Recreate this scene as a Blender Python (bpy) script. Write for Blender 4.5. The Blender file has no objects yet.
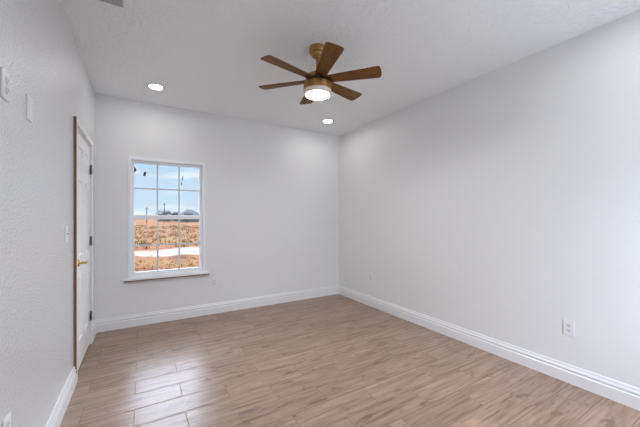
import bpy, bmesh, math, random
from mathutils import Vector, Matrix

# ------------------------------------------------------------------ camera, world, light, exposure
sc = bpy.context.scene
COL = sc.collection
XL, XR, YB, YN, H = -0.468, 2.919, 4.230, -0.45, 2.74      # room: left, right, window wall, near wall, ceiling
GZ = -0.30                                                 # outdoor grade

cam_data = bpy.data.cameras.new('camera')
cam = bpy.data.objects.new('camera', cam_data)
COL.objects.link(cam)
cam_data.sensor_fit = 'HORIZONTAL'
cam_data.sensor_width = 36.0
cam_data.lens = 36.0 * 295.36 / 640.0
cam_data.shift_y = (217.92 - 213.5) / 640.0
cam_data.clip_start = 0.02
cam_data.clip_end = 2000
cam.location = (0, 0, 1.314)
cam.rotation_euler = (math.pi / 2, 0, -0.5405)
sc.camera = cam

sc.view_settings.view_transform = 'Standard'
sc.view_settings.look = 'None'
sc.view_settings.gamma = 1.0
sc.view_settings.use_curve_mapping = False
sc.view_settings.exposure = 0.0
sc.cycles.use_denoising = True
sc.cycles.max_bounces = 12
sc.cycles.diffuse_bounces = 8
sc.cycles.transparent_max_bounces = 12
sc.cycles.sample_clamp_indirect = 8.0


def N(nt, t, **kw):
    n = nt.nodes.new(t)
    for k, v in kw.items():
        if k.startswith('i_'):
            key = k[2:]
            n.inputs[int(key) if key.isdigit() else key.replace('_', ' ')].default_value = v
        else:
            setattr(n, k, v)
    return n


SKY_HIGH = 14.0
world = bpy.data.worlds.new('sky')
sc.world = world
world.use_nodes = True
wt = world.node_tree
wt.nodes.clear()
tc = N(wt, 'ShaderNodeTexCoord')
sep = N(wt, 'ShaderNodeSeparateXYZ')
wt.links.new(tc.outputs['Generated'], sep.inputs[0])
gr = N(wt, 'ShaderNodeValToRGB')
gr.color_ramp.elements[0].position = 0.0
gr.color_ramp.elements[0].color = (0.66, 0.80, 0.92, 1)
gr.color_ramp.elements[1].position = 0.35
gr.color_ramp.elements[1].color = (0.40, 0.66, 0.95, 1)
wt.links.new(sep.outputs['Z'], gr.inputs[0])
mp = N(wt, 'ShaderNodeMapping')
mp.inputs['Scale'].default_value = (5, 5, 26)
wt.links.new(tc.outputs['Generated'], mp.inputs[0])
nz = N(wt, 'ShaderNodeTexNoise', i_Scale=1.0, i_Detail=4.0)
wt.links.new(mp.outputs[0], nz.inputs['Vector'])
cr = N(wt, 'ShaderNodeValToRGB')
cr.color_ramp.elements[0].position = 0.54
cr.color_ramp.elements[0].color = (0, 0, 0, 1)
cr.color_ramp.elements[1].position = 0.70
cr.color_ramp.elements[1].color = (0.8, 0.8, 0.8, 1)
wt.links.new(nz.outputs[0], cr.inputs[0])
mx = N(wt, 'ShaderNodeMix', data_type='RGBA')
wt.links.new(cr.outputs[0], mx.inputs[0])
wt.links.new(gr.outputs[0], mx.inputs[6])
mx.inputs[7].default_value = (0.95, 0.97, 1.0, 1)
# the sky is far brighter higher up (boosted out of view to light the room) than in the band above the horizon
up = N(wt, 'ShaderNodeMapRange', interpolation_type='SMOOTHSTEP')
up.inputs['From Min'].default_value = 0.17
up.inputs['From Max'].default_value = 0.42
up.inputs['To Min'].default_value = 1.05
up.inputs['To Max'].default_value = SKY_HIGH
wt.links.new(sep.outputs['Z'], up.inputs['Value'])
upc = N(wt, 'ShaderNodeMapRange', interpolation_type='SMOOTHSTEP')
upc.inputs['From Min'].default_value = 0.17
upc.inputs['From Max'].default_value = 0.30
wt.links.new(sep.outputs['Z'], upc.inputs['Value'])
mx2 = N(wt, 'ShaderNodeMix', data_type='RGBA')
wt.links.new(upc.outputs[0], mx2.inputs[0])
wt.links.new(mx.outputs[2], mx2.inputs[6])
mx2.inputs[7].default_value = (0.66, 0.73, 0.88, 1)
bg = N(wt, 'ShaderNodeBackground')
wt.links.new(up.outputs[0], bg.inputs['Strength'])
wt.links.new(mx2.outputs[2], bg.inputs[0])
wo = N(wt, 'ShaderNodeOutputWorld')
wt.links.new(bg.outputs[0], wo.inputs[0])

sun_d = bpy.data.lights.new('sun', 'SUN')
sun_d.energy = 1.6
sun_d.angle = math.radians(0.6)
sun_d.color = (1.0, 0.95, 0.88)
sun = bpy.data.objects.new('sun', sun_d)
COL.objects.link(sun)
sun.location = (0, -3, 8)
sun.rotation_euler = (math.radians(42), 0, math.radians(25))   # from behind the house: none enters the room

# soft fill light added behind the camera, set in a made-up window
WN = (1.60, 2.70, 0.75, 2.15)       # x0 x1 z0 z1 of that window
fill_lamp_d = bpy.data.lights.new('rear_fill_light', 'AREA')
fill_lamp_d.shape = 'RECTANGLE'
fill_lamp_d.size = WN[1] - WN[0] - 0.12
fill_lamp_d.size_y = WN[3] - WN[2] - 0.12
fill_lamp_d.energy = 17
fill_lamp_d.color = (0.72, 0.84, 1.0)
fill_lamp = bpy.data.objects.new('rear_fill_light', fill_lamp_d)
COL.objects.link(fill_lamp)
fill_lamp.location = ((WN[0] + WN[1]) / 2, YN - 0.05, (WN[2] + WN[3]) / 2)
fill_lamp.rotation_euler = (math.radians(90), 0, 0)

CAN_STRENGTH = 82.0
FAN_STRENGTH = 250.0


# ------------------------------------------------------------------ helpers
def mat(name, col=(0.8, 0.8, 0.8), rough=0.5, metal=0.0, spec=0.5, bump=None, vary=None, knock=False):
    """principled; bump=(scale, strength, distance); vary=(scale, amount)"""
    m = bpy.data.materials.new(name)
    m.use_nodes = True
    nt = m.node_tree
    b = nt.nodes['Principled BSDF']
    b.inputs['Base Color'].default_value = (*col, 1)
    b.inputs['Roughness'].default_value = rough
    b.inputs['Metallic'].default_value = metal
    b.inputs['Specular IOR Level'].default_value = spec
    t = N(nt, 'ShaderNodeTexCoord')
    if vary:
        n = N(nt, 'ShaderNodeTexNoise', i_Scale=vary[0], i_Detail=3.0)
        nt.links.new(t.outputs['Object'], n.inputs['Vector'])
        r = N(nt, 'ShaderNodeMix', data_type='RGBA')
        r.inputs[6].default_value = (*[c * (1 - vary[1]) for c in col], 1)
        r.inputs[7].default_value = (*[min(1, c * (1 + vary[1])) for c in col], 1)
        nt.links.new(n.outputs[0], r.inputs[0])
        nt.links.new(r.outputs[2], b.inputs['Base Color'])
    if bump:
        n = N(nt, 'ShaderNodeTexNoise', i_Scale=bump[0], i_Detail=3.0, i_Roughness=0.6)
        nt.links.new(t.outputs['Object'], n.inputs['Vector'])
        bp = N(nt, 'ShaderNodeBump', i_Strength=bump[1], i_Distance=bump[2])
        h = n.outputs[0]
        if knock:                      # flattened, trowelled blobs
            q = N(nt, 'ShaderNodeMapRange', interpolation_type='SMOOTHSTEP')
            q.inputs['From Min'].default_value = 0.46
            q.inputs['From Max'].default_value = 0.56
            nt.links.new(h, q.inputs['Value'])
            h = q.outputs[0]
            bp.inputs['Distance'].default_value = 0.003
        nt.links.new(h, bp.inputs['Height'])
        nt.links.new(bp.outputs[0], b.inputs['Normal'])
    return m


def emis(name, col, s):
    m = bpy.data.materials.new(name)
    m.use_nodes = True
    nt = m.node_tree
    nt.nodes.clear()
    e = N(nt, 'ShaderNodeEmission', i_Strength=s)
    e.inputs[0].default_value = (*col, 1)
    o = N(nt, 'ShaderNodeOutputMaterial')
    nt.links.new(e.outputs[0], o.inputs[0])
    return m


def add_box(bm, x0, x1, y0, y1, z0, z1, bev=0.0, seg=2):
    vs = [bm.verts.new(p) for p in ((x0, y0, z0), (x1, y0, z0), (x1, y1, z0), (x0, y1, z0),
                                    (x0, y0, z1), (x1, y0, z1), (x1, y1, z1), (x0, y1, z1))]
    fs = [bm.faces.new([vs[i] for i in f]) for f in
          ((0, 3, 2, 1), (4, 5, 6, 7), (0, 1, 5, 4), (1, 2, 6, 5), (2, 3, 7, 6), (3, 0, 4, 7))]
    if bev > 0:
        es = list({e for f in fs for e in f.edges})
        bmesh.ops.bevel(bm, geom=es, offset=bev, segments=seg, affect='EDGES', profile=0.5)


def bx(*a, **k):
    bm = bmesh.new()
    add_box(bm, *a, **k)
    return bm


def add_lathe(bm, prof, n=48, c=(0, 0)):
    """prof: list of (r, z); closes with caps where r == 0"""
    rings = []
    for r, z in prof:
        if r < 1e-6:
            rings.append([bm.verts.new((c[0], c[1], z))])
        else:
            rings.append([bm.verts.new((c[0] + r * math.cos(2 * math.pi * i / n), c[1] + r * math.sin(2 * math.pi * i / n), z))
                          for i in range(n)])
    for a, b in zip(rings, rings[1:]):
        for i in range(n):
            j = (i + 1) % n
            if len(a) == 1 and len(b) == 1:
                continue
            if len(a) == 1:
                bm.faces.new((a[0], b[i], b[j]))
            elif len(b) == 1:
                bm.faces.new((a[i], b[0], a[j]))
            else:
                bm.faces.new((a[i], b[i], b[j], a[j]))


def add_prism(bm, prof, p0, p1, nrm):
    """extrude profile [(depth, z)] along the line p0->p1 (xy), depth along nrm (xy)"""
    A = [bm.verts.new((p0[0] + d * nrm[0], p0[1] + d * nrm[1], z)) for d, z in prof]
    B = [bm.verts.new((p1[0] + d * nrm[0], p1[1] + d * nrm[1], z)) for d, z in prof]
    n = len(prof)
    for i in range(n):
        j = (i + 1) % n
        bm.faces.new((A[i], A[j], B[j], B[i]))
    bm.faces.new(A)
    bm.faces.new(B)


def obj(name, bm, m, parent=None, smooth=False, ms=None, loc=None):
    bmesh.ops.recalc_face_normals(bm, faces=bm.faces)
    me = bpy.data.meshes.new(name)
    bm.to_mesh(me)
    bm.free()
    me.materials.append(m)
    for x in (ms or []):
        me.materials.append(x)
    if smooth:
        me.polygons.foreach_set('use_smooth', [True] * len(me.polygons))
        me.set_sharp_from_angle(angle=math.radians(35))
    o = bpy.data.objects.new(name, me)
    COL.objects.link(o)
    if parent:
        o.parent = parent
    if loc:
        o.location = loc
    return o


def struct(name, bm, m, parent=None, **k):
    o = obj(name, bm, m, parent, **k)
    if not parent:
        o['kind'] = 'structure'
    return o


def tag(o, label, cat, group=None, kind=None):
    o['label'] = label
    o['category'] = cat
    if group:
        o['group'] = group
    if kind:
        o['kind'] = kind
    return o


def thing(name, label, cat, loc=(0, 0, 0), rotz=0, group=None):
    o = bpy.data.objects.new(name, None)
    COL.objects.link(o)
    o.empty_display_size = 0.05
    o.location = loc
    o.rotation_euler = (0, 0, rotz)
    return tag(o, label, cat, group)


def copy_tree(o, parent=None):
    c = o.copy()
    COL.objects.link(c)
    c.parent = parent
    for ch in list(o.children):
        copy_tree(ch, c)
    return c


# ------------------------------------------------------------------ materials
M_wall = mat('white_wall_paint', (0.80, 0.80, 0.80), 0.36, spec=0.6, bump=(75, 0.8, 0.005))
M_wall_left = mat('white_wall_paint_bluish_sheen', (0.775, 0.785, 0.80), 0.24, spec=1.0, bump=(75, 1.0, 0.006))  # same white paint, base colour cooled to imitate the bluish window sheen
M_wall_back = mat('white_wall_paint_window_wall', (0.80, 0.80, 0.80), 0.6, spec=0.4, bump=(95, 0.2, 0.003))
M_ceil = mat('white_ceiling_texture', (0.885, 0.895, 0.90), 0.6, spec=0.5, bump=(24, 0.85, 0.02), knock=True)
M_trim = mat('white_trim_paint', (0.815, 0.815, 0.82), 0.32, bump=(8, 0.03, 0.002))
M_door = mat('white_door_paint', (0.87, 0.87, 0.875), 0.35, bump=(30, 0.04, 0.001))
M_raw = mat('raw_brown_wood', (0.20, 0.11, 0.065), 0.8, vary=(14, 0.35), bump=(60, 0.2, 0.002))
M_vinyl = mat('white_vinyl', (0.88, 0.90, 0.92), 0.4, vary=(3, 0.01))
M_grid = mat('grey_white_grid_bar', (0.62, 0.68, 0.74), 0.5, vary=(3, 0.02))
M_dark = mat('dark_slot', (0.03, 0.03, 0.03), 0.7, vary=(9, 0.1))
M_plate = mat('white_plastic', (0.80, 0.80, 0.80), 0.3, vary=(6, 0.01))
M_recept = mat('white_receptacle_plastic', (0.72, 0.72, 0.73), 0.35, vary=(6, 0.01))
M_brass = mat('polished_brass', (0.72, 0.50, 0.18), 0.25, 1.0, vary=(20, 0.05))
M_nickel = mat('dark_satin_hinge', (0.22, 0.23, 0.27), 0.4, 0.9, vary=(20, 0.1))
M_gold = mat('brushed_antique_gold', (0.40, 0.235, 0.085), 0.36, 0.85, vary=(30, 0.08), bump=(120, 0.05, 0.001))
M_golddark = mat('dark_bronze_gap', (0.10, 0.055, 0.02), 0.5, 0.6, vary=(30, 0.1))
M_acrylic = mat('frosted_acrylic_rim', (0.78, 0.72, 0.62), 0.25, vary=(8, 0.03))
M_vent = mat('grey_painted_steel', (0.45, 0.45, 0.45), 0.45, vary=(8, 0.03))
M_duct = mat('dark_duct', (0.10, 0.10, 0.10), 0.8, vary=(8, 0.1))
M_sticker = mat('dark_sticker_residue', (0.035, 0.045, 0.06), 0.7, vary=(60, 0.4))
M_wallext = mat('exterior_stucco', (0.55, 0.52, 0.48), 0.9, bump=(40, 0.3, 0.01))


def blade_material():
    m = mat('brown_wood_blade', (0.2, 0.12, 0.05), 0.5, spec=0.25)
    nt = m.node_tree
    b = nt.nodes['Principled BSDF']
    t = N(nt, 'ShaderNodeTexCoord')
    mpp = N(nt, 'ShaderNodeMapping')
    mpp.inputs['Scale'].default_value = (3, 45, 10)
    nt.links.new(t.outputs['Object'], mpp.inputs[0])
    n = N(nt, 'ShaderNodeTexNoise', i_Scale=1.0, i_Detail=4.0)
    nt.links.new(mpp.outputs[0], n.inputs['Vector'])
    r = N(nt, 'ShaderNodeValToRGB')
    r.color_ramp.elements[0].position = 0.3
    r.color_ramp.elements[0].color = (0.105, 0.043, 0.007, 1)
    r.color_ramp.elements[1].position = 0.7
    r.color_ramp.elements[1].color = (0.22, 0.105, 0.026, 1)
    nt.links.new(n.outputs[0], r.inputs[0])
    nt.links.new(r.outputs[0], b.inputs['Base Color'])
    return m


M_blade = blade_material()


def glass_material():
    m = bpy.data.materials.new('window_glass')
    m.use_nodes = True
    nt = m.node_tree
    nt.nodes.clear()
    tr = N(nt, 'ShaderNodeBsdfTransparent')
    tr.inputs[0].default_value = (0.97, 0.985, 0.99, 1)
    gl = N(nt, 'ShaderNodeBsdfGlossy', i_Roughness=0.02)
    fr = N(nt, 'ShaderNodeFresnel', i_IOR=1.3)
    mxs = N(nt, 'ShaderNodeMixShader')
    nt.links.new(fr.outputs[0], mxs.inputs[0])
    nt.links.new(tr.outputs[0], mxs.inputs[1])
    nt.links.new(gl.outputs[0], mxs.inputs[2])
    o = N(nt, 'ShaderNodeOutputMaterial')
    nt.links.new(mxs.outputs[0], o.inputs[0])
    return m


M_glass = glass_material()


def floor_material():
    """wood-look porcelain planks 0.60 x 0.2006 m laid along X, half-bond, thin grout"""
    m = bpy.data.materials.new('wood_look_plank_tile')
    m.use_nodes = True
    nt = m.node_tree
    L = nt.links.new
    b = nt.nodes['Principled BSDF']
    t = N(nt, 'ShaderNodeTexCoord')
    s = N(nt, 'ShaderNodeSeparateXYZ')
    L(t.outputs['Object'], s.inputs[0])

    def mth(op, a, c=None, d=None):
        n = N(nt, 'ShaderNodeMath', operation=op)
        for i, v in enumerate((a, c, d)):
            if v is None:
                continue
            if isinstance(v, (int, float)):
                n.inputs[i].default_value = v
            else:
                L(v, n.inputs[i])
        return n.outputs[0]
    PW, PL = 0.2006, 0.600
    v = mth('DIVIDE', mth('SUBTRACT', s.outputs['Y'], 2.39 - 20 * PW), PW)
    row = mth('FLOOR', v)
    fv = mth('SUBTRACT', v, row)
    odd = mth('MODULO', row, 2.0)
    u0 = mth('DIVIDE', mth('SUBTRACT', s.outputs['X'], 0.25 - 6.0), PL)
    u = mth('ADD', u0, mth('MULTIPLY', odd, 0.5))
    cl = mth('FLOOR', u)
    fu = mth('SUBTRACT', u, cl)
    # distance to the nearest joint in metres
    du = mth('MULTIPLY', mth('MINIMUM', fu, mth('SUBTRACT', 1.0, fu)), PL)
    dv = mth('MULTIPLY', mth('MINIMUM', fv, mth('SUBTRACT', 1.0, fv)), PW * 0.6)
    dd = mth('MINIMUM', du, dv)
    gm = N(nt, 'ShaderNodeMapRange', interpolation_type='SMOOTHSTEP')
    gm.inputs['From Min'].default_value = 0.0014
    gm.inputs['From Max'].default_value = 0.0034
    gm.inputs['To Min'].default_value = 1.0
    gm.inputs['To Max'].default_value = 0.0
    L(dd, gm.inputs['Value'])
    grout = gm.outputs[0]
    idv = N(nt, 'ShaderNodeCombineXYZ')
    L(cl, idv.inputs[0])
    L(row, idv.inputs[1])
    wn = N(nt, 'ShaderNodeTexWhiteNoise', noise_dimensions='3D')
    L(idv.outputs[0], wn.inputs['Vector'])
    sc_ = N(nt, 'ShaderNodeVectorMath', operation='SCALE')
    L(wn.outputs['Color'], sc_.inputs[0])
    sc_.inputs['Scale'].default_value = 17.0
    ad = N(nt, 'ShaderNodeVectorMath', operation='ADD')
    L(t.outputs['Object'], ad.inputs[0])
    L(sc_.outputs[0], ad.inputs[1])

    def noise(scale3, detail, rough=0.55, dist=0.0):
        mpn = N(nt, 'ShaderNodeMapping')
        mpn.inputs['Scale'].default_value = scale3
        L(ad.outputs[0], mpn.inputs[0])
        n = N(nt, 'ShaderNodeTexNoise', i_Scale=1.0, i_Detail=detail, i_Roughness=rough, i_Distortion=dist)
        L(mpn.outputs[0], n.inputs['Vector'])
        return n.outputs[0]
    g1 = noise((2.6, 38, 1), 6, 0.66, 0.35)
    ramp = N(nt, 'ShaderNodeValToRGB')
    e = ramp.color_ramp.elements
    e[0].position = 0.30
    e[0].color = (0.150, 0.085, 0.052, 1)
    e[1].position = 0.68
    e[1].color = (0.40, 0.282, 0.208, 1)
    el = ramp.color_ramp.elements.new(0.48)
    el.color = (0.295, 0.198, 0.138, 1)
    L(g1, ramp.inputs[0])
    # knots and dark smoky blotches
    k = noise((5.0, 15, 1), 3, 0.55, 0.5)
    km = N(nt, 'ShaderNodeMapRange', interpolation_type='SMOOTHSTEP')
    km.inputs['From Min'].default_value = 0.58
    km.inputs['From Max'].default_value = 0.68
    km.inputs['To Max'].default_value = 0.6
    L(k, km.inputs['Value'])
    m1 = N(nt, 'ShaderNodeMix', data_type='RGBA')
    L(km.outputs[0], m1.inputs[0])
    L(ramp.outputs[0], m1.inputs[6])
    m1.inputs[7].default_value = (0.115, 0.068, 0.045, 1)
    # per-tile tone
    hs = N(nt, 'ShaderNodeHueSaturation')
    L(m1.outputs[2], hs.inputs['Color'])
    tone = mth('ADD', mth('MULTIPLY', wn.outputs['Value'], 0.14), 0.93)
    L(tone, hs.inputs['Value'])
    m2 = N(nt, 'ShaderNodeMix', data_type='RGBA')
    L(grout, m2.inputs[0])
    L(hs.outputs[0], m2.inputs[6])
    m2.inputs[7].default_value = (0.25, 0.18, 0.135, 1)
    L(m2.outputs[2], b.inputs['Base Color'])
    rr = mth('ADD', mth('MULTIPLY', grout, 0.45), 0.26)
    L(mth('ADD', rr, mth('MULTIPLY', g1, 0.10)), b.inputs['Roughness'])
    b.inputs['Specular IOR Level'].default_value = 0.6
    hgt = mth('ADD', mth('MULTIPLY', grout, -1.0), mth('MULTIPLY', g1, 0.25))
    bp = N(nt, 'ShaderNodeBump', i_Strength=0.35, i_Distance=0.0016)
    L(hgt, bp.inputs['Height'])
    L(bp.outputs[0], b.inputs['Normal'])
    return m


# ------------------------------------------------------------------ room shell
W = 0.14
struct('floor', bx(XL - W, XR + W, YN - W, YB + W, -0.12, 0), floor_material())
struct('ceiling', bx(XL - W, XR + W, YN - W, YB + W, H, H + 0.12), M_ceil)
struct('wall_right', bx(XR, XR + W, YN - W, YB + W, 0, H), M_wall)

# window wall, with the opening
WX0, WX1, WZ0, WZ1 = -0.142, 0.713, 0.585, 2.045
bm = bmesh.new()
add_box(bm, XL, WX0, YB, YB + W, 0, H)
add_box(bm, WX1, XR, YB, YB + W, 0, H)
add_box(bm, WX0, WX1, YB, YB + W, 0, WZ0)
add_box(bm, WX0, WX1, YB, YB + W, WZ1, H)
struct('wall_back', bm, M_wall_back)

# left wall, with the doorway (closet recess behind it closed)
DY0, DY1, DZ = 3.108, 3.888, 2.075
bm = bmesh.new()
add_box(bm, XL - W, XL, YN - W, DY0, 0, H)
add_box(bm, XL - W, XL, DY1, YB + W, 0, H)
add_box(bm, XL - W, XL, DY0, DY1, DZ, H)
add_box(bm, XL - W - 0.03, XL - W, DY0 - 0.05, DY1 + 0.05, 0, DZ + 0.05)
struct('wall_left', bm, M_wall_left)

# near wall behind the camera, with an opening for the added fill-light window
bm = bmesh.new()
add_box(bm, XL, WN[0], YN - W, YN, 0, H)
add_box(bm, WN[1], XR, YN - W, YN, 0, H)
add_box(bm, WN[0], WN[1], YN - W, YN, 0, WN[2])
add_box(bm, WN[0], WN[1], YN - W, YN, WN[3], H)
struct('wall_near', bm, M_wall_back)
w2 = thing('added_window', 'made-up white framed window behind the camera, holding the fill light', 'window')
w2['kind'] = 'structure'
bm = bmesh.new()
for a in ((WN[0], WN[0] + 0.05, WN[2], WN[3]), (WN[1] - 0.05, WN[1], WN[2], WN[3]),
          (WN[0] + 0.05, WN[1] - 0.05, WN[2], WN[2] + 0.05), (WN[0] + 0.05, WN[1] - 0.05, WN[3] - 0.05, WN[3])):
    add_box(bm, a[0], a[1], YN - 0.11, YN - 0.005, a[2], a[3])
obj('window_frame', bm, M_vinyl, w2)

# baseboards
PROF = [(0, 0), (0.018, 0), (0.018, 0.086), (0.0125, 0.093), (0.0125, 0.100), (0.0165, 0.106), (0.0150, 0.116),
        (0.0095, 0.126), (0.0085, 0.136), (0.0060, 0.144), (0, 0.144)]


def baseboard(name, runs):
    b = bmesh.new()
    for p0, p1, n in runs:
        add_prism(b, PROF, p0, p1, n)
    struct(name, b, M_trim)


CY0, CY1 = 2.998, 3.918           # outer edges of the door casing along the wall
baseboard('baseboard_back', [((XL, YB), (XR, YB), (0, -1))])
baseboard('baseboard_right', [((XR, YN), (XR, YB - 0.018), (-1, 0))])
baseboard('baseboard_left', [((XL, YN), (XL, CY0), (1, 0)), ((XL, CY1), (XL, YB - 0.018), (1, 0))])
baseboard('baseboard_near', [((XL + 0.018, YN), (XR - 0.018, YN), (0, 1))])

# ------------------------------------------------------------------ window_1
win = thing('window_1', 'white vinyl single-hung window with grid bars looking onto a dry field', 'window', (0, 0, 0))
win['kind'] = 'structure'
FX0, FX1, FZ0, FZ1 = -0.152, 0.723, 0.585, 2.055


def rect_frame(bm, x0, x1, z0, z1, y0, y1, l, r, bt, tp, bev=0.003):
    add_box(bm, x0, x0 + l, y0, y1, z0, z1, bev=bev)
    add_box(bm, x1 - r, x1, y0, y1, z0, z1, bev=bev)
    add_box(bm, x0 + l - 0.002, x1 - r + 0.002, y0 + 0.0006, y1 - 0.0006, z0, z0 + bt, bev=bev)
    add_box(bm, x0 + l - 0.002, x1 - r + 0.002, y0 + 0.0006, y1 - 0.0006, z1 - tp, z1, bev=bev)


bm = bmesh.new()
rect_frame(bm, FX0, FX1, FZ0, FZ1, YB - 0.008, YB + 0.004, 0.030, 0.030, 0.012, 0.030)      # face lip
rect_frame(bm, WX0 + 0.001, WX1 - 0.001, WZ0 + 0.001, WZ1 - 0.001, YB - 0.002, YB + 0.10, 0.022, 0.022, 0.020, 0.026)
obj('window_frame', bm, M_vinyl, win)
# upper sash sits to the outside, lower sash to the room side
ux0, ux1, uz0, uz1 = -0.120, 0.690, 1.325, 2.018
bm = bmesh.new()
rect_frame(bm, ux0, ux1, uz0, uz1, YB + 0.055, YB + 0.085, 0.030, 0.030, 0.026, 0.028)
us = obj('upper_sash', bm, M_vinyl, win)
obj('glass_pane', bx(ux0 + 0.025, ux1 - 0.025, YB + 0.068, YB + 0.072, uz0 + 0.03, uz1 - 0.03), M_glass, us)
lx0, lx1, lz0, lz1 = -0.120, 0.690, 0.606, 1.346
bm = bmesh.new()
rect_frame(bm, lx0, lx1, lz0, lz1, YB + 0.016, YB + 0.046, 0.034, 0.034, 0.045, 0.050)
ls = obj('lower_sash', bm, M_vinyl, win)
obj('glass_pane', bx(lx0 + 0.03, lx1 - 0.03, YB + 0.029, YB + 0.033, lz0 + 0.04, lz1 - 0.04), M_glass, ls)


def grid(x0, x1, z0, z1, y, zh, par):
    b = bmesh.new()
    for k in (1, 2):
        xm = x0 + (x1 - x0) * k / 3
        add_box(b, xm - 0.009, xm + 0.009, y - 0.004, y + 0.004, z0, z1)
    add_box(b, x0, x1, y - 0.0035, y + 0.0035, zh - 0.009, zh + 0.009)
    obj('grid_bars', b, M_grid, par)


grid(ux0 + 0.03, ux1 - 0.03, uz0 + 0.026, uz1 - 0.028, YB + 0.062, 1.680, us)
grid(lx0 + 0.034, lx1 - 0.034, lz0 + 0.045, lz1 - 0.05, YB + 0.023, 0.974, ls)
bm = bmesh.new()
add_box(bm, 0.26, 0.31, YB + 0.014, YB + 0.045, 1.346, 1.358, bev=0.003)
obj('sash_lock', bm, M_vinyl, ls)
sill = obj('window_sill', bx(-0.190, 0.766, YB - 0.048, YB + 0.015, 0.562, 0.587, bev=0.004), M_trim, win)
e = obj('raw_wood_underside', bx(-0.191, 0.767, YB - 0.0488, YB, 0.550, 0.563), M_raw, sill)
e['label'] = 'unpainted brown underside strip'

# dark sticker residue left on the upper panes
def stickers(name, label, polys, y, grp=None):
    b = bmesh.new()
    for pts in polys:
        A = [b.verts.new((x, y, z)) for x, z in pts]
        B = [b.verts.new((x, y + 0.0006, z)) for x, z in pts]
        b.faces.new(A)
        b.faces.new(B[::-1])
        for i in range(len(pts)):
            j = (i + 1) % len(pts)
            b.faces.new((A[i], B[i], B[j], A[j]))
    o = obj(name, b, M_sticker)
    tag(o, label, 'sticker', grp)


ys = YB + 0.0665
stickers('window_sticker', 'dark square sticker scrap on the top-left window pane',
         [[(0.004, 1.838), (0.030, 1.838), (0.040, 1.888), (0.014, 1.892)]], ys, 'sticker scraps on the window')
stickers('window_sticker', 'dark pointed sticker scrap against the frame in the top corner pane',
         [[(-0.092, 1.868), (-0.076, 1.885), (-0.066, 1.908), (-0.078, 1.935), (-0.092, 1.952)]], ys, 'sticker scraps on the window')
stickers('window_sticker', 'thin slanted dark sticker scrap on the pane farthest from the door',
         [[(0.440, 1.812), (0.450, 1.812), (0.462, 1.862), (0.454, 1.866)]], ys, 'sticker scraps on the window')
stickers('window_sticker', 'tiny dark sticker scrap just below the thin slanted one',
         [[(0.434, 1.752), (0.444, 1.752), (0.447, 1.785), (0.437, 1.787)]], ys, 'sticker scraps on the window')

# ------------------------------------------------------------------ door_1 with casing
door = thing('door_1', 'white six-panel door with brass lever in the left wall', 'door', (0, 0, 0))
door['kind'] = 'structure'
ly0, ly1, lz0d, lz1d = 3.140, 3.855, 0.014, 2.046
XD = XL - 0.004                      # face of the leaf
TH = 0.035


def door_leaf():
    """slab with six recessed, raised-field panels on the room side"""
    b = bmesh.new()
    stile, mull = 0.110, 0.120
    pw = (ly1 - ly0 - 2 * stile - mull) / 2
    ysx = [ly0, ly0 + stile, ly0 + stile + pw, ly0 + stile + pw + mull, ly1 - stile, ly1]
    zs = [lz0d, 0.245, 0.820, 0.985, 1.640, 1.745, 1.935, lz1d]
    add_box(b, XD - TH, XD - 0.012, ly0, ly1, lz0d, lz1d)
    # rails and stiles
    for i in (0, 2, 4):
        add_box(b, XD - 0.012, XD, ysx[i], ysx[i + 1], lz0d, lz1d)
    for j in (0, 2, 4, 6):
        for i in (1, 3):
            add_box(b, XD - 0.012, XD, ysx[i], ysx[i + 1], zs[j], zs[j + 1])
    return b, [(ysx[i], ysx[i + 1], zs[j], zs[j + 1]) for j in (1, 3, 5) for i in (1, 3)]


b, panels = door_leaf()
leaf = obj('door_leaf', b, M_door, door)
for (y0, y1, z0, z1) in panels:
    b = bmesh.new()
    # sloped moulding round the recess, then a raised field
    def ring(ins, x):
        return [b.verts.new((x, y0 + ins, z0 + ins)), b.verts.new((x, y1 - ins, z0 + ins)),
                b.verts.new((x, y1 - ins, z1 - ins)), b.verts.new((x, y0 + ins, z1 - ins))]
    rings = [ring(0, XD - 0.0005), ring(0.004, XD - 0.004), ring(0.010, XD - 0.0118), ring(0.026, XD - 0.0118),
             ring(0.042, XD - 0.003), ring(0.044, XD - 0.003)]
    for A, B in zip(rings, rings[1:]):
        for i in range(4):
            j = (i + 1) % 4
            b.faces.new((A[i], A[j], B[j], B[i]))
    b.faces.new(rings[-1])
    bmesh.ops.recalc_face_normals(b, faces=b.faces)
    obj('panel', b, M_door, leaf)

# jamb lining with a stop
bm = bmesh.new()
add_box(bm, XL - W, XL, DY0 + 0.001, ly0 - 0.004, 0, DZ - 0.001)
add_box(bm, XL - W, XL, ly1 + 0.004, DY1 - 0.001, 0, DZ - 0.001)
add_box(bm, XL - W, XL, ly0 - 0.004, ly1 + 0.004, lz1d + 0.004, DZ - 0.001)
add_box(bm, XL - W, XD - TH - 0.002, ly0 - 0.004, ly0 + 0.010, 0, DZ - 0.01)
add_box(bm, XL - W, XD - TH - 0.002, ly1 - 0.010, ly1 + 0.004, 0, DZ - 0.01)
add_box(bm, XL - W, XD - TH - 0.002, ly0, ly1, lz1d - 0.010, DZ - 0.01)
obj('door_jamb', bm, M_trim, door)
CP = 0.018
CZ = 2.118
bm = bmesh.new()
add_box(bm, XL, XL + CP, CY0 + 0.002, 3.048, 0, CZ - 0.002, bev=0.002)
add_box(bm, XL, XL + CP, 3.870, CY1, 0, CZ - 0.002, bev=0.002)
add_box(bm, XL + 0.0005, XL + CP - 0.0005, 3.045, 3.873, 2.070, CZ - 0.002, bev=0.002)
obj('door_casing', bm, M_trim, door)
re_ = obj('casing_edge', bx(XL, XL + CP + 0.0008, CY0 - 0.001, CY0 + 0.0025, 0.075, CZ), M_raw, door)
re_['label'] = 'unpainted brown wood edge of the casing'
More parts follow.
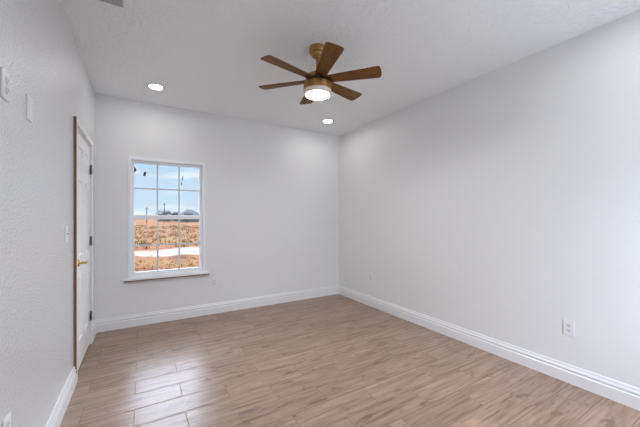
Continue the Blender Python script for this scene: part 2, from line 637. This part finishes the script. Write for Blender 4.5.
# bare brown wood foot under the raw edge is caulked white
for hz_ in (1.815, 1.075, 0.300):
    b = bmesh.new()
    add_box(b, XL + 0.0005, XL + 0.0035, ly1 - 0.022, ly1 + 0.013, hz_ - 0.045, hz_ + 0.045, bev=0.001)
    tmp = bmesh.new()
    add_lathe(b, [(0, hz_ - 0.050), (0.004, hz_ - 0.050), (0.0075, hz_ - 0.046), (0.0075, hz_ + 0.046), (0.004, hz_ + 0.050), (0, hz_ + 0.050)],
              16, (XL + 0.010, ly1 + 0.003))
    tmp.free()
    h_ = obj('hinge', b, M_nickel, door, smooth=True)
# brass lever
hy, hz = ly0 + 0.072, 0.930
b = bmesh.new()
add_lathe(b, [(0, 0), (0.032, 0), (0.032, 0.004), (0.028, 0.010), (0.014, 0.013), (0.011, 0.016), (0.011, 0.050), (0, 0.050)], 32)
bmesh.ops.transform(b, matrix=Matrix.Translation((XD, hy, hz)) @ Matrix.Rotation(math.pi / 2, 4, 'Y'), verts=b.verts)
hd = obj('door_handle', b, M_brass, door, smooth=True)
b = bmesh.new()
secs = [(-0.014, 0.010, 0.009), (0.0, 0.0125, 0.010), (0.03, 0.010, 0.008), (0.07, 0.009, 0.0065), (0.105, 0.010, 0.006), (0.122, 0.006, 0.004)]
prev = None
for (dy, rz_, rx_) in secs:
    rg = [b.verts.new((XD + 0.052 + rx_ * math.cos(a) - 0.10 * max(0, dy - 0.07), hy + dy, hz + rz_ * math.sin(a)))
          for a in [2 * math.pi * i / 12 for i in range(12)]]
    if prev:
        for i in range(12):
            j = (i + 1) % 12
            b.faces.new((prev[i], prev[j], rg[j], rg[i]))
    else:
        b.faces.new(rg)
    prev = rg
b.faces.new(prev)
obj('lever', b, M_brass, hd, smooth=True)

# ------------------------------------------------------------------ ceiling fan
FX, FY = 1.257, 2.134
fan = thing('ceiling_fan', 'gold six-blade ceiling fan with brown blades and a glowing round light', 'ceiling fan', (FX, FY, 2.74))
Z = lambda z: z - 2.74
bm = bmesh.new()
add_lathe(bm, [(0, 0), (0.068, 0), (0.070, -0.006), (0.070, -0.040), (0.066, -0.047), (0.052, -0.050), (0.050, -0.054),
               (0.050, -0.070), (0.046, -0.076), (0.030, -0.080), (0.027, -0.088), (0.016, -0.094), (0, -0.094)])
obj('canopy', bm, M_gold, fan, smooth=True)
bm = bmesh.new()
add_lathe(bm, [(0, -0.085), (0.0135, -0.085), (0.0135, Z(2.525)), (0, Z(2.525))], 24)
obj('downrod', bm, M_gold, fan, smooth=True)
bm = bmesh.new()
add_lathe(bm, [(0, Z(2.550)), (0.020, Z(2.550)), (0.024, Z(2.542)), (0.026, Z(2.520)), (0.078, Z(2.510)), (0.092, Z(2.502)),
               (0.097, Z(2.488)), (0.097, Z(2.472)), (0, Z(2.472))])
obj('motor_cover', bm, M_gold, fan, smooth=True)
bm = bmesh.new()
add_lathe(bm, [(0, Z(2.472)), (0.088, Z(2.472)), (0.088, Z(2.457)), (0, Z(2.457))])
obj('blade_hub', bm, M_golddark, fan, smooth=True)
bm = bmesh.new()
add_lathe(bm, [(0, Z(2.4380)), (0.110, Z(2.4380)), (0.1165, Z(2.4350)), (0.1175, Z(2.4300)), (0.1175, Z(2.37900)), (0.1155, Z(2.37500)), (0, Z(2.37500))], 64)
obj('motor_housing', bm, M_gold, fan, smooth=True)
bm = bmesh.new()
add_lathe(bm, [(0.0925, Z(2.37550)), (0.1165, Z(2.37550)), (0.1165, Z(2.36100)), (0.108, Z(2.3490)), (0.101, Z(2.34100)), (0.098, Z(2.3490)),
               (0.0925, Z(2.37550))], 64)
obj('lamp_rim', bm, M_acrylic, fan, smooth=True)
bm = bmesh.new()
add_lathe(bm, [(0.0890, Z(2.3810)), (0.0890, Z(2.3690)), (0.0875, Z(2.3620)), (0.085, Z(2.3550)), (0.062, Z(2.3500)), (0.03, Z(2.3470)), (0, Z(2.3460))], 64)
lens = obj('light_lens', bm, emis('fan_light_glow', (0.96, 0.98, 1.0), FAN_STRENGTH), fan, smooth=True)
lens['label'] = 'glowing white lens'

# one blade along +X, pitched so that its counter-clockwise edge hangs lower
R0, R1, T0, T1 = 0.070, 0.521, 0.042, 0.066


def blade_bm():
    b = bmesh.new()
    n = 26
    pitch = math.radians(-11.5)
    top, bot = [], []
    outline = []
    for i in range(n + 1):
        q = i / n
        outline.append((R0 + (R1 - 0.016 - R0) * q, T0 + (T1 - T0) * min(1, q * 1.1) ** 0.9))
    up = outline + [(R1 - 0.008, T1 - 0.002), (R1 - 0.003, T1 - 0.007)]
    end = [(R1 - 0.001 + 0.006 * math.cos(math.pi * (v - 0.5)), (T1 - 0.012) * (1 - 2 * v)) for v in (0.08, 0.3, 0.5, 0.7, 0.92)]
    lo = [(R1 - 0.003, -(T1 - 0.007)), (R1 - 0.008, -(T1 - 0.002))] + [(x, -w) for x, w in outline[::-1]]
    pts = up + end + lo
    c, s_ = math.cos(pitch), math.sin(pitch)
    A = [b.verts.new((x, y * c - 0.003 * s_, y * s_ + 0.003 * c)) for x, y in pts]
    B = [b.verts.new((x, y * c + 0.003 * s_, y * s_ - 0.003 * c)) for x, y in pts]
    b.faces.new(A)
    b.faces.new(B[::-1])
    for i in range(len(pts)):
        j = (i + 1) % len(pts)
        b.faces.new((A[i], B[i], B[j], A[j]))
    return b


def arm_bm():
    b = bmesh.new()
    add_box(b, 0.055, 0.125, -0.022, 0.022, -0.0075, -0.0035, bev=0.001)
    for sx in (0.095, 0.112):
        add_box(b, sx - 0.004, sx + 0.004, -0.004, 0.004, -0.0095, -0.007, bev=0.001)
    bmesh.ops.rotate(b, cent=(0, 0, 0), matrix=Matrix.Rotation(math.radians(-11.5), 3, 'X'), verts=b.verts)
    return b


bl0 = obj('blade', blade_bm(), M_blade, fan)
ar0 = obj('blade_arm', arm_bm(), M_golddark, bl0)
BASE = math.radians(-107.3)
for k in range(6):
    if k == 0:
        bl = bl0
    else:
        bl = bl0.copy()
        COL.objects.link(bl)
        ar = ar0.copy()
        COL.objects.link(ar)
        ar.parent = bl
        bl.parent = fan
    bl.location = (0, 0, Z(2.468))
    bl.rotation_euler = (0, 0, BASE + k * math.pi / 3)

# ------------------------------------------------------------------ recessed lights
M_can = emis('recessed_light_glow', (1.0, 0.985, 0.96), CAN_STRENGTH)
dl = thing('recessed_light', 'round white recessed ceiling light near the door and the window', 'recessed light', (0.123, 3.664, H), 0, 'recessed ceiling lights')
bm = bmesh.new()
add_lathe(bm, [(0.062, 0.0), (0.088, 0.0), (0.089, -0.003), (0.084, -0.007), (0.068, -0.010), (0.062, -0.006), (0.062, 0.0)])
obj('trim_ring', bm, M_trim, dl, smooth=True)
bm = bmesh.new()
add_lathe(bm, [(0.0625, -0.001), (0.0625, -0.0055), (0.05, -0.0065), (0, -0.0068)])
obj('light_lens', bm, M_can, dl, smooth=True)
for loc, lab in (((2.330, 3.664, H), 'round white recessed ceiling light near the corner with the long blank wall'),
                 ((0.123, 0.56, H), 'round white recessed ceiling light added out of view as fill on the door side'),
                 ((2.330, 0.56, H), 'round white recessed ceiling light added out of view as fill beside the long wall')):  # last two lights are unseen, added to fill the room
    c = copy_tree(dl)
    c.location = loc
    c['label'] = lab

# ------------------------------------------------------------------ ceiling register
vx0, vx1, vy0, vy1 = -0.405, -0.088, 2.215, 2.402
vent = thing('air_vent', 'grey louvred air register with a white rim in the ceiling', 'air vent', ((vx0 + vx1) / 2, (vy0 + vy1) / 2, H))
hx, hy_ = (vx1 - vx0) / 2, (vy1 - vy0) / 2
bm = bmesh.new()
fr_ = 0.024
for a in ((-hx, -hx + fr_, -hy_, hy_), (hx - fr_, hx, -hy_, hy_), (-hx + fr_, hx - fr_, -hy_, -hy_ + 0.012), (-hx + fr_, hx - fr_, hy_ - 0.012, hy_)):
    add_box(bm, a[0], a[1], a[2], a[3], -0.006, 0.0, bev=0.0015)
obj('vent_frame', bm, M_trim, vent)
obj('duct_backing', bx(-hx + fr_, hx - fr_, -hy_ + 0.012, hy_ - 0.012, -0.0012, 0.0), M_duct, vent)
ns = 9
sb = bmesh.new()
add_box(sb, -hx + fr_, hx - fr_, -0.0085, 0.0085, -0.0005, 0.0005)
bmesh.ops.rotate(sb, cent=(0, 0, 0), matrix=Matrix.Rotation(math.radians(-32), 3, 'X'), verts=sb.verts)
s0 = obj('slat', sb, M_vent, vent)
for i in range(ns):
    s_ = s0 if i == 0 else s0.copy()
    if i:
        COL.objects.link(s_)
    s_.location = (0, -hy_ + 0.022 + i * (2 * hy_ - 0.044) / (ns - 1), -0.0065)


# ------------------------------------------------------------------ outlets and plates (face towards local +X)
def plate_bm():
    return bx(0.0, 0.0065, -0.036, 0.036, -0.0585, 0.0585, bev=0.003)


def make_outlet(label, group):
    t = thing('wall_outlet', label, 'outlet', (0, 0, 0), 0, group)
    obj('cover_plate', plate_bm(), M_plate, t)
    for zc in (0.0195, -0.0195):
        b = bmesh.new()
        add_lathe(b, [(0, 0.0060), (0.0165, 0.0060), (0.0165, 0.0080), (0.0155, 0.0087), (0, 0.0087)], 24)
        bmesh.ops.scale(b, vec=(1, 0.92, 1), verts=b.verts)
        bmesh.ops.transform(b, matrix=Matrix.Translation((0, 0, zc)) @ Matrix.Rotation(math.pi / 2, 4, 'Y'), verts=b.verts)
        r = obj('receptacle', b, M_recept, t, smooth=True)
        b = bmesh.new()
        add_box(b, 0.0084, 0.0090, -0.0075, -0.0052, zc - 0.001, zc + 0.0075)
        add_box(b, 0.0084, 0.0090, 0.0052, 0.0075, zc - 0.001, zc + 0.0075)
        add_box(b, 0.0084, 0.0090, -0.0022, 0.0022, zc - 0.0095, zc - 0.0050)
        obj('slot', b, M_dark, r)
    b = bmesh.new()
    add_lathe(b, [(0, 0.0062), (0.0032, 0.0062), (0.0028, 0.0078), (0, 0.0080)], 16)
    bmesh.ops.rotate(b, cent=(0, 0, 0), matrix=Matrix.Rotation(math.pi / 2, 3, 'Y'), verts=b.verts)
    obj('screw', b, M_plate, t, smooth=True)
    return t


G = 'white duplex outlets'
o0 = make_outlet('white duplex outlet low on the long blank wall, the larger one nearer the camera', G)
o0.location = (XR, 0.999, 0.436)
o0.rotation_euler = (0, 0, math.pi)
for loc, rz, lab in (((XR, 3.386, 0.432), math.pi, 'small white duplex outlet low on the long blank wall close to the corner'),
                     ((0.846, YB, 0.428), -math.pi / 2, 'white duplex outlet on the window wall below the sill end'),
                     ((XL, 1.650, 0.468), 0, 'white duplex outlet low on the door wall at the picture edge'),
                     ((XL, 1.640, 1.838), 0, 'white duplex outlet high on the door wall beside a blank plate')):
    c = copy_tree(o0)
    c.location = loc
    c.rotation_euler = (0, 0, rz)
    c['label'] = lab

t = thing('blank_plate', 'blank white wall plate high on the door wall beside the high outlet', 'wall plate', (XL, 1.927, 1.836))
obj('cover_plate', plate_bm(), M_plate, t)
for zc in (0.042, -0.042):
    b = bmesh.new()
    add_lathe(b, [(0, 0.0062), (0.0032, 0.0062), (0.0028, 0.0078), (0, 0.0080)], 16)
    bmesh.ops.transform(b, matrix=Matrix.Translation((0, 0, zc)) @ Matrix.Rotation(math.pi / 2, 4, 'Y'), verts=b.verts)
    obj('screw', b, M_plate, t, smooth=True)

t = thing('light_switch', 'white toggle light switch at chest height before the door', 'light switch', (XL, 2.725, 1.198))
obj('cover_plate', plate_bm(), M_plate, t)
b = bmesh.new()
add_box(b, 0.0062, 0.0075, -0.006, 0.006, -0.013, 0.013, bev=0.0005)
add_box(b, 0.0070, 0.0170, -0.0035, 0.0035, 0.000, 0.011, bev=0.0012)
obj('toggle', b, M_recept, t)

# ------------------------------------------------------------------ outdoors
def ground_material():
    m = bpy.data.materials.new('dry_orange_field')
    m.use_nodes = True
    nt = m.node_tree
    L = nt.links.new
    b = nt.nodes['Principled BSDF']
    b.inputs['Roughness'].default_value = 0.95
    b.inputs['Specular IOR Level'].default_value = 0.1
    t = N(nt, 'ShaderNodeTexCoord')
    n1 = N(nt, 'ShaderNodeTexNoise', i_Scale=1.1, i_Detail=8.0, i_Roughness=0.75)
    L(t.outputs['Object'], n1.inputs['Vector'])
    r1 = N(nt, 'ShaderNodeValToRGB')
    r1.color_ramp.elements[0].position = 0.36
    r1.color_ramp.elements[0].color = (0.034, 0.010, 0.003, 1)
    r1.color_ramp.elements[1].position = 0.64
    r1.color_ramp.elements[1].color = (0.118, 0.046, 0.015, 1)
    L(n1.outputs[0], r1.inputs[0])
    mpn = N(nt, 'ShaderNodeMapping')
    mpn.inputs['Scale'].default_value = (0.16, 0.30, 1)
    L(t.outputs['Object'], mpn.inputs[0])
    n2 = N(nt, 'ShaderNodeTexNoise', i_Scale=1.0, i_Detail=5.0)
    L(mpn.outputs[0], n2.inputs['Vector'])
    r2 = N(nt, 'ShaderNodeValToRGB')
    r2.color_ramp.elements[0].position = 0.50
    r2.color_ramp.elements[0].color = (0, 0, 0, 1)
    r2.color_ramp.elements[1].position = 0.64
    r2.color_ramp.elements[1].color = (1, 1, 1, 1)
    L(n2.outputs[0], r2.inputs[0])
    mxx = N(nt, 'ShaderNodeMix', data_type='RGBA')
    L(r2.outputs[0], mxx.inputs[0])
    L(r1.outputs[0], mxx.inputs[6])
    mxx.inputs[7].default_value = (0.085, 0.050, 0.014, 1)
    L(mxx.outputs[2], b.inputs['Base Color'])
    return m


struct('ground', bx(-300, 500, YB + W + 0.02, 700, GZ - 0.2, GZ), ground_material())
bm = bmesh.new()
random.seed(4)
P0, P1 = [], []
for i in range(121):
    x = -30 + i * 0.5
    wd = 0.55 + 1.15 * max(0, min(1, (x + 1.0) / 3.0))
    yc = 15.7
    P0.append((x, yc - wd + 0.3 * math.sin(i * 0.9) + random.uniform(-0.35, 0.35)))
    P1.append((x, yc + wd + 0.25 * math.sin(i * 1.1) + random.uniform(-0.2, 0.2)))
top0 = [bm.verts.new((x, y, GZ + 0.012)) for x, y in P0]
top1 = [bm.verts.new((x, y, GZ + 0.012)) for x, y in P1]
lo0 = [bm.verts.new((x, y - 0.1, GZ - 0.01)) for x, y in P0]
lo1 = [bm.verts.new((x, y + 0.1, GZ - 0.01)) for x, y in P1]
for i in range(120):
    bm.faces.new((top0[i], top0[i + 1], top1[i + 1], top1[i]))
    bm.faces.new((lo0[i], lo0[i + 1], top0[i + 1], top0[i]))
    bm.faces.new((top1[i], top1[i + 1], lo1[i + 1], lo1[i]))
struct('track', bm, mat('white_caliche', (0.115, 0.098, 0.082), 0.95, spec=0.1, vary=(2.2, 0.8), bump=(12, 0.4, 0.02)))

# dry grass tufts over the field
bm = bmesh.new()
random.seed(11)
for i in range(9000):
    y = 5.2 + 60 * random.random() ** 1.9
    x = random.uniform(-0.50, 0.60) * y + random.uniform(-1.2, 1.2)
    if 13.0 < y < 17.6 and random.random() < 0.9:
        continue
    for k in range(4):
        a = random.uniform(0, 6.28)
        hgt = random.uniform(0.04, 0.11)
        w = random.uniform(0.006, 0.014)
        px_, py_ = x + random.uniform(-0.06, 0.06), y + random.uniform(-0.06, 0.06)
        lx, lyy = 0.07 * math.cos(a), 0.07 * math.sin(a)
        v1 = bm.verts.new((px_ - w * math.sin(a), py_ + w * math.cos(a), GZ - 0.005))
        v2 = bm.verts.new((px_ + w * math.sin(a), py_ - w * math.cos(a), GZ - 0.005))
        v3 = bm.verts.new((px_ + lx, py_ + lyy, GZ + hgt))
        bm.faces.new((v1, v2, v3))
for i in range(1300):                 # taller weeds farther out
    y = random.uniform(17.8, 75)
    x = random.uniform(-0.50, 0.60) * y
    sz = random.uniform(0.12, 0.34)
    for k in range(9):
        a = random.uniform(0, 6.28)
        w = 0.035
        px_, py_ = x + random.uniform(-0.3, 0.3), y + random.uniform(-0.3, 0.3)
        v1 = bm.verts.new((px_ - w * math.sin(a), py_ + w * math.cos(a), GZ - 0.01))
        v2 = bm.verts.new((px_ + w * math.sin(a), py_ - w * math.cos(a), GZ - 0.01))
        v3 = bm.verts.new((px_ + 0.12 * math.cos(a), py_ + 0.12 * math.sin(a), GZ + sz * random.uniform(0.5, 1)))
        f = bm.faces.new((v1, v2, v3))
        f.material_index = 1 if i % 2 else 0
gme = bpy.data.meshes.new('dry_grass')
bm.to_mesh(gme)
bm.free()
gme.materials.append(mat('dry_grass_blades', (0.080, 0.047, 0.013), 0.9, spec=0.1, vary=(0.8, 0.4)))
gme.materials.append(mat('dry_russet_weeds', (0.060, 0.032, 0.009), 0.9, spec=0.1, vary=(0.5, 0.5)))
go = bpy.data.objects.new('dry_grass', gme)
COL.objects.link(go)
tag(go, 'sparse dry yellow-green grass tufts over the orange field', 'grass', kind='stuff')

# far things: placed by bearing (x/y of the sight line) and distance
M_roof = mat('dark_shingle_roof', (0.010, 0.011, 0.013), 0.9, vary=(1, 0.15))
M_hwall = mat('pale_house_wall', (0.0259, 0.0259, 0.0252), 0.9, vary=(1, 0.08))
M_hwin = mat('dark_house_window', (0.06, 0.07, 0.09), 0.3, vary=(1, 0.1))
M_pole = mat('weathered_pole_wood', (0.018, 0.017, 0.016), 0.9, vary=(4, 0.2))
M_leafy = mat('dark_green_crown', (0.010, 0.012, 0.009), 0.9, vary=(2, 0.3))
FWD = (0.5146, 0.8574)
RGT = (0.8574, -0.5146)


def bearing(px, Y):
    s = (px - 320) / 295.36
    dx, dy = FWD[0] + RGT[0] * s, FWD[1] + RGT[1] * s
    return dx / dy * Y


def house(x0, x1, Y, dep, eave, ridge, label, hip=0.25):
    cx = (x0 + x1) / 2
    h = thing('house', label, 'house', (cx, Y, GZ), 0, 'houses on the horizon')
    w = (x1 - x0) / 2
    obj('house_wall', bx(-w, w, 0, dep, 0, eave), M_hwall, h)
    b = bmesh.new()
    o = 0.5
    v = [b.verts.new(p) for p in ((-w - o, -o, eave), (w + o, -o, eave), (w + o, dep + o, eave), (-w - o, dep + o, eave),
                                  (-w + hip * w, dep / 2, ridge), (w - hip * w, dep / 2, ridge))]
    for f in ((0, 1, 5, 4), (2, 3, 4, 5), (1, 2, 5), (3, 0, 4), (0, 3, 2, 1)):
        b.faces.new([v[i] for i in f])
    obj('house_roof', b, M_roof, h)
    n = max(2, int(w / 2))
    for i in range(n):
        xx = -w + (i + 0.5) * 2 * w / n
        obj('house_window', bx(xx - 0.5, xx + 0.5, -0.05, 0.02, 1.0, 2.1), M_hwin, h)


def far_house(pa, pb, Y, eave, ridge, label, hip):
    house(bearing(pa, Y), bearing(pb, Y), Y, 10, eave, ridge, label, hip)


far_house(181.5, 200.5, 120, 2.7, 4.9, 'wide low house with a pitched grey roof on the horizon', 0.7)
far_house(157.5, 171.5, 150, 3.3, 5.0, 'long dark-roofed house on the horizon seen beyond the middle panes', 0.1)
far_house(173.5, 180.5, 165, 3.0, 4.9, 'smallest dark-roofed house between the two wider ones', 0.3)


def tree(px, Y, hgt, wid, label, seed):
    t = thing('tree', label, 'tree', (bearing(px, Y), Y, GZ), 0, 'trees on the horizon')
    rnd = random.Random(seed)
    b = bmesh.new()
    add_lathe(b, [(0, 0), (0.22, 0), (0.12, hgt * 0.6), (0, hgt * 0.6)], 8)
    obj('trunk', b, M_pole, t)
    b = bmesh.new()
    for k in range(9):
        r = wid * rnd.uniform(0.25, 0.42)
        mt = Matrix.Translation((rnd.uniform(-wid, wid) * 0.55, rnd.uniform(-wid, wid) * 0.4, hgt * rnd.uniform(0.5, 0.82)))
        res = bmesh.ops.create_icosphere(b, subdivisions=2, radius=r, matrix=mt)
        for v in res['verts']:
            v.co += Vector((rnd.uniform(-1, 1), rnd.uniform(-1, 1), rnd.uniform(-1, 1))) * r * 0.14
    obj('crown', b, M_leafy, t)


tree(168, 128, 4.0, 2.6, 'dark round tree in front of the long dark-roofed house', 3)
tree(176.5, 140, 4.1, 2.4, 'dark low tree beside the smallest house', 6)
tree(187, 105, 3.5, 2.2, 'dark low tree before the pitched grey roof', 8)


def pole(px, Y, hgt, label, arm=True):
    t = thing('utility_pole', label, 'utility pole', (bearing(px, Y), Y, GZ), 0, 'utility poles in the field')
    b = bmesh.new()
    add_lathe(b, [(0, 0), (0.12, 0), (0.09, hgt), (0, hgt)], 10)
    obj('post', b, M_pole, t)
    if arm:
        obj('crossarm', bx(-0.45, 0.45, -0.06, 0.06, hgt - 0.6, hgt - 0.45), M_pole, t)


pole(146.7, 105, 4.9, 'thin utility pole seen in the pane nearest the door')
pole(164.3, 110, 6.6, 'taller thin utility pole above the long dark-roofed house')
